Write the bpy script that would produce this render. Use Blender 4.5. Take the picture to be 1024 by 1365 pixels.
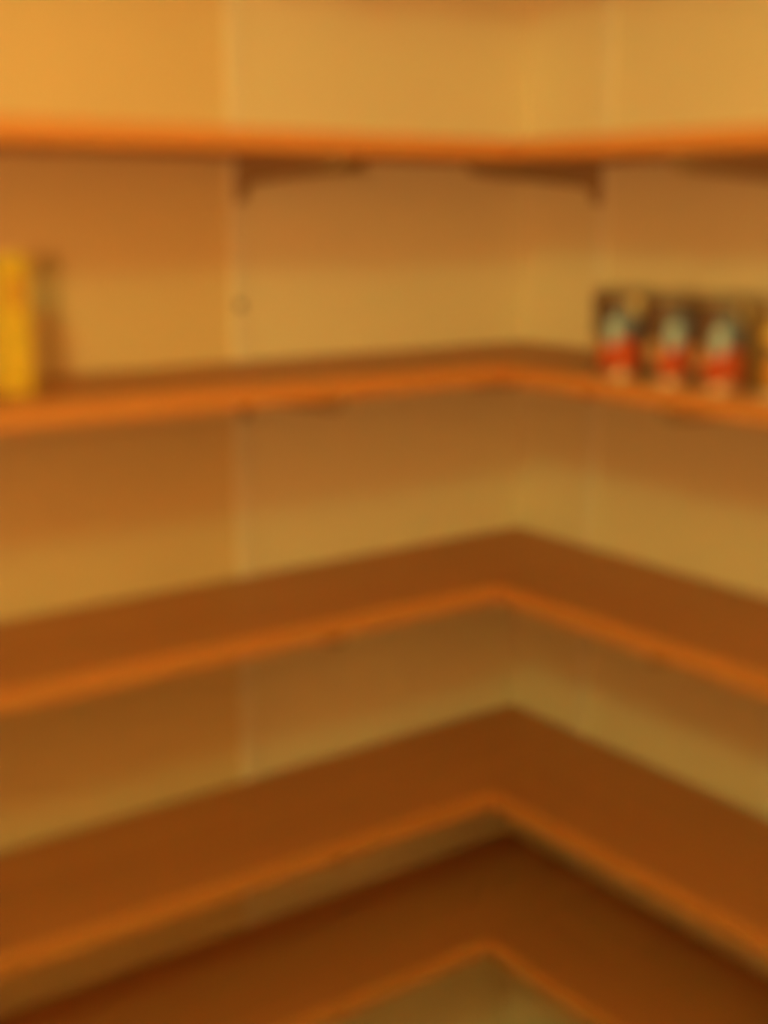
import bpy, bmesh, math, random
from mathutils import Matrix, Vector

for o in list(bpy.data.objects):
    bpy.data.objects.remove(o, do_unlink=True)
scene = bpy.context.scene
COL = scene.collection

# ------------------------------------------------------------------ camera
cam_data = bpy.data.cameras.new('camera')
cam_data.sensor_fit = 'VERTICAL'
cam_data.sensor_height = 24.0
cam_data.sensor_width = 18.0
cam_data.lens = 24.0 * 1731.5 / 1365.0
cam_data.clip_start = 0.02
cam = bpy.data.objects.new('camera', cam_data)
COL.objects.link(cam)
R = Vector((0.80395345, -0.5946775, 0.00418498))
U = Vector((0.13061366, 0.18343522, 0.97431596))
F = Vector((0.58017146, 0.78275806, -0.22514639))
m = Matrix((R, U, -F)).transposed().to_4x4()
m.translation = Vector((-1.3405, -1.4589, 1.5463))
cam.matrix_world = m
scene.camera = cam
# the photograph is badly out of focus: the lens is focused far beyond the shelves
cam_data.dof.use_dof = True
cam_data.dof.focus_distance = 60.0
APERTURE = 0.030                                    # metres across
cam_data.dof.aperture_fstop = cam_data.lens / 1000.0 / APERTURE

# ------------------------------------------------------------------ world, exposure
world = bpy.data.worlds.new('world')
scene.world = world
world.use_nodes = True
world.node_tree.nodes['Background'].inputs[0].default_value = (0.02, 0.015, 0.01, 1)
world.node_tree.nodes['Background'].inputs[1].default_value = 0.2
vs = scene.view_settings
vs.view_transform = 'Standard'
vs.look = 'None'
vs.gamma = 1.0
vs.use_curve_mapping = False
vs.exposure = 0.0
LAMP_POS = (-1.98, -1.66, 2.42)
LAMP_COLOR = (0.62, 1.0, 0.27)                       # greenish-yellow lamp
LAMP_STRENGTH = 66.0
FILL_POS = (-2.30, -2.30, 1.55)                   # redder fill lamp, added out of view to brighten the shaded walls
FILL_COLOR = (1.0, 0.47, 0.14)
FILL_STRENGTH = 530.0

# ------------------------------------------------------------------ helpers
def mesh_obj(name, bm, mat, parent=None, smooth=False):
    me = bpy.data.meshes.new(name)
    bmesh.ops.recalc_face_normals(bm, faces=bm.faces[:])
    bm.to_mesh(me); bm.free()
    if smooth:
        for p in me.polygons: p.use_smooth = True
    if mat: me.materials.append(mat)
    o = bpy.data.objects.new(name, me)
    COL.objects.link(o)
    o.parent = parent
    return o

def tag(o, label=None, cat=None, group=None, kind=None):
    for k, v in (('label', label), ('category', cat), ('group', group), ('kind', kind)):
        if v: o[k] = v
    return o

def empty(name, loc):
    o = bpy.data.objects.new(name, None)
    o.empty_display_size = 0.05
    COL.objects.link(o); o.location = loc
    return o

def add_box(bm, x0, x1, y0, y1, z0, z1, bevel=0.0, seg=2):
    b = bmesh.new()
    bmesh.ops.create_cube(b, size=1.0)
    for v in b.verts:
        v.co = Vector((x0 + (v.co.x + .5) * (x1 - x0), y0 + (v.co.y + .5) * (y1 - y0), z0 + (v.co.z + .5) * (z1 - z0)))
    if bevel:
        bmesh.ops.bevel(b, geom=b.edges[:], offset=bevel, segments=seg, affect='EDGES', profile=0.5)
    tmp = bpy.data.meshes.new('tmp'); b.to_mesh(tmp); b.free()
    bm.from_mesh(tmp); bpy.data.meshes.remove(tmp)
    return bm

def box(*a, **k):
    return add_box(bmesh.new(), *a, **k)

def lathe(profile, n=40):
    bm = bmesh.new()
    rings = []
    for r, z in profile:
        if r < 1e-6:
            rings.append([bm.verts.new((0, 0, z))])
        else:
            rings.append([bm.verts.new((r * math.cos(2 * math.pi * i / n), r * math.sin(2 * math.pi * i / n), z)) for i in range(n)])
    for a, b in zip(rings, rings[1:]):
        for i in range(n):
            j = (i + 1) % n
            if len(a) == 1 and len(b) == 1: continue
            if len(a) == 1: bm.faces.new((a[0], b[j], b[i]))
            elif len(b) == 1: bm.faces.new((a[i], a[j], b[0]))
            else: bm.faces.new((a[i], a[j], b[j], b[i]))
    return bm

# ------------------------------------------------------------------ materials
def new_mat(name):
    mt = bpy.data.materials.new(name); mt.use_nodes = True
    nt = mt.node_tree
    return mt, nt, nt.nodes['Principled BSDF']

def N(nt, t, **kw):
    n = nt.nodes.new(t)
    for k, v in kw.items():
        if k in n.inputs: n.inputs[k].default_value = v
        else: setattr(n, k, v)
    return n

def plain(name, col, rough=0.5, metal=0.0):
    mt, nt, b = new_mat(name)
    nz = N(nt, 'ShaderNodeTexNoise', Scale=60.0, Detail=3.0)
    cr = N(nt, 'ShaderNodeValToRGB')
    cr.color_ramp.elements[0].color = (*[c * 0.9 for c in col], 1)
    cr.color_ramp.elements[1].color = (*[min(1, c * 1.08) for c in col], 1)
    tc = N(nt, 'ShaderNodeTexCoord')
    nt.links.new(tc.outputs['Object'], nz.inputs['Vector'])
    nt.links.new(nz.outputs['Fac'], cr.inputs['Fac'])
    nt.links.new(cr.outputs['Color'], b.inputs['Base Color'])
    b.inputs['Roughness'].default_value = rough
    b.inputs['Metallic'].default_value = metal
    return mt

def wall_paint(name, col, warm=None):
    """matt wall paint with roller texture; warm = (x, colour): multiplies in that colour left of x"""
    mt, nt, b = new_mat(name)
    tc = N(nt, 'ShaderNodeTexCoord')
    nz = N(nt, 'ShaderNodeTexNoise', Scale=2.2, Detail=4.0)
    fine = N(nt, 'ShaderNodeTexNoise', Scale=240.0, Detail=2.0)
    nt.links.new(tc.outputs['Object'], nz.inputs['Vector'])
    nt.links.new(tc.outputs['Object'], fine.inputs['Vector'])
    cr = N(nt, 'ShaderNodeValToRGB')
    cr.color_ramp.elements[0].position = 0.3
    cr.color_ramp.elements[1].position = 0.7
    cr.color_ramp.elements[0].color = (*[c * 0.965 for c in col], 1)
    cr.color_ramp.elements[1].color = (*[min(1, c * 1.02) for c in col], 1)
    nt.links.new(nz.outputs['Fac'], cr.inputs['Fac'])
    out = cr.outputs['Color']
    if warm:
        sx = N(nt, 'ShaderNodeSeparateXYZ')
        nt.links.new(tc.outputs['Object'], sx.inputs[0])
        lt = N(nt, 'ShaderNodeMath', operation='LESS_THAN')
        lt.inputs[1].default_value = warm[0]
        nt.links.new(sx.outputs['X'], lt.inputs[0])
        mx = N(nt, 'ShaderNodeMix', data_type='RGBA', blend_type='MULTIPLY')
        nt.links.new(lt.outputs[0], mx.inputs[0])
        nt.links.new(out, mx.inputs[6])
        mx.inputs[7].default_value = (*warm[1], 1)
        out = mx.outputs[2]
    nt.links.new(out, b.inputs['Base Color'])
    bp = N(nt, 'ShaderNodeBump', Strength=0.15, Distance=0.002)
    nt.links.new(fine.outputs['Fac'], bp.inputs['Height'])
    nt.links.new(bp.outputs['Normal'], b.inputs['Normal'])
    b.inputs['Roughness'].default_value = 0.75
    return mt

def wood(name, dark, light, axis, rough=0.45):
    mt, nt, b = new_mat(name)
    tc = N(nt, 'ShaderNodeTexCoord')
    mp = N(nt, 'ShaderNodeMapping')
    mp.inputs['Scale'].default_value = (0.7, 14, 14) if axis == 'X' else (14, 0.7, 14)
    nt.links.new(tc.outputs['Object'], mp.inputs['Vector'])
    nz = N(nt, 'ShaderNodeTexNoise', Scale=2.4, Detail=6.0, Distortion=0.8)
    nt.links.new(mp.outputs['Vector'], nz.inputs['Vector'])
    cr = N(nt, 'ShaderNodeValToRGB')
    cr.color_ramp.elements[0].position = 0.3; cr.color_ramp.elements[0].color = (*dark, 1)
    cr.color_ramp.elements[1].position = 0.7; cr.color_ramp.elements[1].color = (*light, 1)
    nt.links.new(nz.outputs['Fac'], cr.inputs['Fac'])
    nt.links.new(cr.outputs['Color'], b.inputs['Base Color'])
    bp = N(nt, 'ShaderNodeBump', Strength=0.12, Distance=0.001)
    nt.links.new(nz.outputs['Fac'], bp.inputs['Height'])
    nt.links.new(bp.outputs['Normal'], b.inputs['Normal'])
    b.inputs['Roughness'].default_value = rough
    return mt

WALL = (0.86, 0.77, 0.56)
M_wall = wall_paint('cream_wall_paint', WALL)
M_wall_left = wall_paint('cream_wall_paint_tint_step', WALL, (-0.495, (0.91, 0.81, 0.65)))  # base colour turns warmer and darker left of the first upright
M_ceiling = wall_paint('ceiling_paint', (0.90, 0.84, 0.72))
M_wood_x = wood('stained_board_along_x', (0.44, 0.17, 0.062), (0.54, 0.215, 0.078), 'X')
M_wood_y = wood('stained_board_along_y', (0.44, 0.17, 0.062), (0.54, 0.215, 0.078), 'Y')
M_edge_x = wood('light_wood_edging_along_x', (0.66, 0.265, 0.075), (0.74, 0.31, 0.09), 'X')
M_edge_y = wood('light_wood_edging_along_y', (0.66, 0.265, 0.075), (0.74, 0.31, 0.09), 'Y')
M_metal = plain('painted_metal', (0.87, 0.80, 0.64), 0.45)
M_bracket = plain('bracket_metal', (0.42, 0.29, 0.17), 0.5)
M_screw = plain('dark_screw', (0.12, 0.09, 0.07), 0.4, 0.6)
M_floor = plain('floor_vinyl', (0.16, 0.10, 0.06), 0.5)

# ------------------------------------------------------------------ the room
RX, RY, RZ = -3.96, -3.32, 2.57
T = 0.12
tag(mesh_obj('wall_left', box(RX - T, T, 0, T, 0, RZ), M_wall_left), 'cream painted wall behind the left run of shelves', kind='structure')
tag(mesh_obj('wall_right', box(0, T, RY, 0, 0, RZ), M_wall), 'cream painted wall behind the right run of shelves', kind='structure')
tag(mesh_obj('wall_back', box(RX - T, T, RY - T, RY, 0, RZ), M_wall), kind='structure')
tag(mesh_obj('wall_side', box(RX - T, RX, RY, 0, 0, RZ), M_wall), kind='structure')
tag(mesh_obj('ceiling', box(RX - T, T, RY - T, T, RZ, RZ + T), M_ceiling), kind='structure')
tag(mesh_obj('floor', box(RX - T, T, RY - T, T, -T, 0), M_floor), kind='structure')

# dark panels added on the two unseen walls to cut low bounce light
M_absorber = wood('dark_absorber_wood', (0.09, 0.045, 0.02), (0.13, 0.065, 0.03), 'X')
tag(mesh_obj('absorber_panel_1', box(RX, 0, RY, RY + 0.02, 0, 1.7, bevel=0.004), M_absorber), kind='structure')
tag(mesh_obj('absorber_panel_2', box(RX, RX + 0.02, RY + 0.02, 0, 0, 1.7, bevel=0.004), M_absorber), kind='structure')

# ------------------------------------------------------------------ ceiling lamp
lamp = empty('ceiling_lamp', (LAMP_POS[0], LAMP_POS[1], RZ))
tag(lamp, 'round white globe lamp on the ceiling', 'lamp')
mesh_obj('canopy', lathe([(0, 0), (0.085, 0), (0.085, -0.018), (0.06, -0.035), (0.05, -0.055), (0, -0.055)], 32), M_metal, lamp, True)
def glow(name, col, strength):
    mt, nt, b = new_mat(name)
    b.inputs['Base Color'].default_value = (0.8, 0.75, 0.65, 1)
    b.inputs['Emission Color'].default_value = (*col, 1)
    b.inputs['Emission Strength'].default_value = strength
    return mt
bm = bmesh.new(); bmesh.ops.create_icosphere(bm, subdivisions=2, radius=0.10)
g = mesh_obj('globe', bm, glow('lit_glass_globe', LAMP_COLOR, LAMP_STRENGTH), lamp, True)
g.location = (0, 0, LAMP_POS[2] - RZ)

up = empty('added_fill_lamp', (FILL_POS[0], FILL_POS[1], 0))  # invented fill lamp behind the camera, added for its reddish light
tag(up, 'added fill lamp out of view, a globe in an open bronze bowl on a pole', 'lamp')
UZ = FILL_POS[2]
mesh_obj('base', lathe([(0, 0), (0.15, 0), (0.15, 0.014), (0.13, 0.022), (0.03, 0.034), (0.014, 0.05), (0, 0.05)], 40), M_bracket, up, True)
mesh_obj('pole', lathe([(0, 0.05), (0.012, 0.05), (0.012, UZ - 0.18), (0, UZ - 0.18)], 16), M_bracket, up, True)
mesh_obj('bowl', lathe([(0, UZ - 0.18), (0.03, UZ - 0.18), (0.14, UZ - 0.16), (0.24, UZ - 0.10), (0.30, UZ - 0.03), (0.296, UZ - 0.03), (0.236, UZ - 0.094), (0.137, UZ - 0.152), (0.03, UZ - 0.172), (0, UZ - 0.172)], 48), M_bracket, up, True)  # rim shaped to weaken the fill light towards the lower shelves
bm = bmesh.new(); bmesh.ops.create_icosphere(bm, subdivisions=2, radius=0.08)
g = mesh_obj('globe', bm, glow('added_fill_globe', FILL_COLOR, FILL_STRENGTH), up, True)
g.location = (0, 0, UZ)

# ------------------------------------------------------------------ shelf boards (two to a level)
DL, DR, TH, GAP = 0.24, 0.2527, 0.0216, 0.0125
LEVELS = [('top', 1.916), ('second', 1.6310), ('third', 1.3592), ('fourth', 1.0729), ('fifth', 0.7811), ('lowest', 0.5593)]
EDGE = 0.006
WHICH = ['above eye level, topmost of its wall', 'at eye level with no goods on it', None, 'next below the one with goods', 'second below the one with goods', 'lowest of its wall']
LX, RYB = -3.2, -2.6
G = 'wooden shelf boards'
for i, (nm, z) in enumerate(LEVELS):
    l = empty('shelf_board', (0, 0, z))
    mesh_obj('board', box(LX, -GAP, -DL + EDGE, -GAP, -TH, 0, bevel=0.0012), M_wood_x, l)
    mesh_obj('edge_strip', box(LX, -DR, -DL, -DL + EDGE, -TH, 0, bevel=0.0015), M_edge_x, l)
    r = empty('shelf_board', (0, 0, z))
    mesh_obj('board', box(-DR + EDGE, -GAP, RYB, -DL + EDGE - 0.0005, -TH, 0, bevel=0.0012), M_wood_y, r)
    mesh_obj('edge_strip', box(-DR, -DR + EDGE, RYB, -DL - 0.0005, -TH, 0, bevel=0.0015), M_edge_y, r)
    wl = WHICH[i] or 'carrying the yellow box'
    wr = WHICH[i] or 'carrying the row of cans'
    tag(l, 'orange-brown wooden shelf board on the left wall, ' + wl, 'shelf', G)
    tag(r, 'orange-brown wooden shelf board on the right wall, ' + wr, 'shelf', G)

# ------------------------------------------------------------------ slotted uprights with brackets
RW, RD = 0.018, 0.008
def make_standard(label, loc, rz, length):
    """local frame: wall plane y=0, room towards -y"""
    root = empty('shelf_upright', loc)
    root.rotation_euler = (0, 0, rz)
    z0, z1 = 0.32, 2.25
    # the standard: a shallow channel with slots
    bm = bmesh.new()
    add_box(bm, -RW / 2, RW / 2, -RD + 0.0008, -0.0005, z0, z1)
    add_box(bm, -RW / 2, -0.002, -RD - 0.0010, -RD + 0.0008, z0, z1)
    add_box(bm, 0.002, RW / 2, -RD - 0.0010, -RD + 0.0008, z0, z1)
    n = int((z1 - z0) / 0.03)
    for k in range(n):
        za = z0 + k * 0.03
        add_box(bm, -0.002, 0.002, -RD - 0.0010, -RD + 0.0008, za, za + 0.018)
    mesh_obj('rail', bm, M_metal, root)
    for zz in (0.40, 1.43, 2.15):
        s = mesh_obj('screw', lathe([(0, 0.004), (0.0035, 0.003), (0.006, 0), (0, 0)], 16), M_screw, root, True)
        s.location = (0, -RD - 0.0015, zz); s.rotation_euler = (math.pi / 2, 0, 0)
    # one tapered bracket mesh shared by all levels
    L = length - 0.008
    a = -RD - 0.0018
    prof = [(a, -0.0005), (-L, -0.0005), (-L, -0.012), (-L + 0.012, -0.017), (-L * 0.45, -0.024), (a - 0.030, -0.029), (a - 0.016, -0.036), (a - 0.011, -0.050), (a, -0.053)]
    bm = bmesh.new()
    w = 0.0045
    A = [bm.verts.new((-w, y, z)) for y, z in prof]
    B = [bm.verts.new((w, y, z)) for y, z in prof]
    bm.faces.new(A); bm.faces.new(B[::-1])
    for k in range(len(prof)):
        j = (k + 1) % len(prof)
        bm.faces.new((A[k], A[j], B[j], B[k]))
    first = None
    for nm, z in LEVELS:
        if first is None:
            first = mesh_obj('bracket', bm, M_bracket, root); o = first
        else:
            o = first.copy(); COL.objects.link(o); o.parent = root
        o.location = (0, 0, z - TH)
    tag(root, label, 'shelf upright', 'slotted shelf uprights')
    return root

make_standard('pale metal shelf upright on the left wall, nearest the corner', (-0.495, 0, 0), 0, DL)
make_standard('pale metal shelf upright on the left wall, far out beside the yellow box', (-1.35, 0, 0), 0, DL)
H = math.pi / 2
make_standard('pale metal shelf upright on the right wall, nearest the corner', (0, -0.158, 0), -H, DR)
make_standard('pale metal shelf upright on the right wall, behind the cans', (0, -0.50, 0), -H, DR)
make_standard('pale metal shelf upright on the right wall, farthest from the corner', (0, -1.35, 0), -H, DR)

# ------------------------------------------------------------------ tin cans on the right shelf
CAN_R, CAN_H = 0.0335, 0.101
def can_label_mat(name, base, marks):
    """printed paper label: U runs round the can (object-space angle), Z up it"""
    mt, nt, b = new_mat(name)
    tc = N(nt, 'ShaderNodeTexCoord')
    sp = N(nt, 'ShaderNodeSeparateXYZ'); nt.links.new(tc.outputs['Object'], sp.inputs[0])
    an = N(nt, 'ShaderNodeMath', operation='ARCTAN2')
    nt.links.new(sp.outputs['Y'], an.inputs[0]); nt.links.new(sp.outputs['X'], an.inputs[1])
    hh = N(nt, 'ShaderNodeMath', operation='DIVIDE'); hh.inputs[1].default_value = CAN_H
    nt.links.new(sp.outputs['Z'], hh.inputs[0])
    def blob(cu, cv, su, sv, tilt=0.0):
        """soft-edged ellipse in (angle, height): 1 inside"""
        du = N(nt, 'ShaderNodeMath', operation='SUBTRACT'); nt.links.new(an.outputs[0], du.inputs[0]); du.inputs[1].default_value = cu
        dv = N(nt, 'ShaderNodeMath', operation='SUBTRACT'); nt.links.new(hh.outputs[0], dv.inputs[0]); dv.inputs[1].default_value = cv
        tl = N(nt, 'ShaderNodeMath', operation='MULTIPLY_ADD'); nt.links.new(du.outputs[0], tl.inputs[0]); tl.inputs[1].default_value = tilt
        nt.links.new(dv.outputs[0], tl.inputs[2])
        a = N(nt, 'ShaderNodeMath', operation='DIVIDE'); nt.links.new(du.outputs[0], a.inputs[0]); a.inputs[1].default_value = su
        c = N(nt, 'ShaderNodeMath', operation='DIVIDE'); nt.links.new(tl.outputs[0], c.inputs[0]); c.inputs[1].default_value = sv
        a2 = N(nt, 'ShaderNodeMath', operation='MULTIPLY'); nt.links.new(a.outputs[0], a2.inputs[0]); nt.links.new(a.outputs[0], a2.inputs[1])
        s = N(nt, 'ShaderNodeMath', operation='MULTIPLY_ADD'); nt.links.new(c.outputs[0], s.inputs[0]); nt.links.new(c.outputs[0], s.inputs[1]); nt.links.new(a2.outputs[0], s.inputs[2])
        mr = N(nt, 'ShaderNodeMapRange'); nt.links.new(s.outputs[0], mr.inputs[0])
        mr.inputs[1].default_value = 1.15; mr.inputs[2].default_value = 0.85
        return mr.outputs[0]
    cur = None
    for col, shape in marks:
        mx = N(nt, 'ShaderNodeMix', data_type='RGBA')
        nt.links.new(blob(*shape), mx.inputs[0])
        if cur is None: mx.inputs[6].default_value = (*base, 1)
        else: nt.links.new(cur, mx.inputs[6])
        mx.inputs[7].default_value = (*col, 1)
        cur = mx.outputs[2]
    nt.links.new(cur, b.inputs['Base Color'])
    b.inputs['Roughness'].default_value = 0.4
    return mt

M_tin = plain('tin', (0.50, 0.41, 0.30), 0.35, 0.5)
ML = [can_label_mat('can_label_print', (0.11, 0.055, 0.04), [
          ((0.66, 0.115, 0.045), (0.42, 0.25, 0.78, 0.22)),     # red lower field
          ((0.12, 0.14, 0.20), (0.65, 0.64, 0.55, 0.15, 0.12)),  # slate sweep
          ((0.95, 0.74, 0.40), (1.02, 0.92, 0.36, 0.20)),      # pale upper patch
          ((0.42, 0.62, 0.80), (0.14, 0.54, 0.24, 0.16)),      # pale blue figure
          ((0.72, 0.47, 0.25), (-0.55, 0.36, 0.22, 0.14)),     # cream stripe
          ((0.78, 0.56, 0.36), (0.45, 0.07, 0.14, 0.07))]),    # cream spot
      can_label_mat('can_label_print_yellow', (0.19, 0.115, 0.045), [
          ((0.76, 0.46, 0.05), (0.30, 0.66, 0.72, 0.13)),
          ((0.70, 0.32, 0.06), (0.30, 0.26, 0.72, 0.18))])]
def make_can(label, mat, x, y, rz):
    root = empty('food_can', (x, y, LEVELS[2][1] + 0.0003))
    root.rotation_euler = (0, 0, rz)
    r, h = CAN_R, CAN_H
    mesh_obj('label_wrap', lathe([(r - .0008, .007), (r, .0075), (r, h * .5), (r, h - .0085), (r - .0008, h - .008)], 48), mat, root, True)
    prof = [(0, .003), (r - .006, .003), (r - .004, .0), (r + .0004, .0), (r + .0012, .0015), (r + .0004, .0035), (r - .001, .006)]
    for k in range(9):
        z = .012 + k * (h - .024) / 8
        prof += [(r - .0010, z - .003), (r - .0016, z)]
    prof += [(r - .001, h - .006), (r + .0004, h - .0035), (r + .0012, h - .0015), (r + .0004, h), (r - .003, h), (r - .0045, h - .003), (0, h - .003)]
    mesh_obj('tin_body', lathe(prof, 48), M_tin, root, True)
    bm = lathe([(0, 0), (r - .010, 0), (r - .0105, .0007), (r - .013, .0007), (r - .014, 0.0002), (0, .0002)], 40)
    o = mesh_obj('lid', bm, M_tin, root, True); o.location = (0, 0, h - .0029)
    tag(root, label, 'can', 'cans on the right shelf')
    return root
# angle 0 of the label faces the camera: camera direction from the cans is about 222 degrees
FACE = math.radians(220)
PITCH = 0.0715
def can_y(k): return -0.401 - k * PITCH
make_can('dark, white and red food can at the left end of the row', ML[0], -0.212, can_y(0), FACE - 0.40)
make_can('dark, white and red food can, second from the left end of the row', ML[0], -0.210, can_y(1), FACE)
make_can('dark, white and red food can beside the yellow-labelled can', ML[0], -0.209, can_y(2), FACE - 0.22)
make_can('food can with dark and yellow label at the frame edge', ML[1], -0.208, can_y(3), FACE)

# ------------------------------------------------------------------ yellow box on the left shelf
BX = empty('food_box', (-0.843, -0.146, LEVELS[2][1] + 0.0003))
w, d, h = 0.034, 0.036, 0.142
M_card = plain('yellow_card', (0.79, 0.58, 0.055), 0.45)
M_print = plain('orange_print', (0.66, 0.34, 0.05), 0.45)
M_print2 = plain('olive_print', (0.62, 0.42, 0.02), 0.45)
mesh_obj('carton', box(-w / 2, w / 2, 0, d, 0, h, bevel=0.0015), M_card, BX)
mesh_obj('print_panel', box(-w * .22, w * .30, -0.0004, 0, h * .62, h * .86), M_print, BX)
mesh_obj('print_panel', box(-w * .05, w * .25, -0.0004, 0, h * .88, h * .93), M_print2, BX)
mesh_obj('print_panel', box(-w * .30, w * .1, -0.0004, 0, h * .08, h * .16), M_print2, BX)
mesh_obj('top_flap', box(-w / 2 + .001, w / 2 - .001, 0.001, d * .55, h, h + .0006), M_card, BX)
tag(BX, 'narrow upright yellow box standing on the left shelf', 'box')
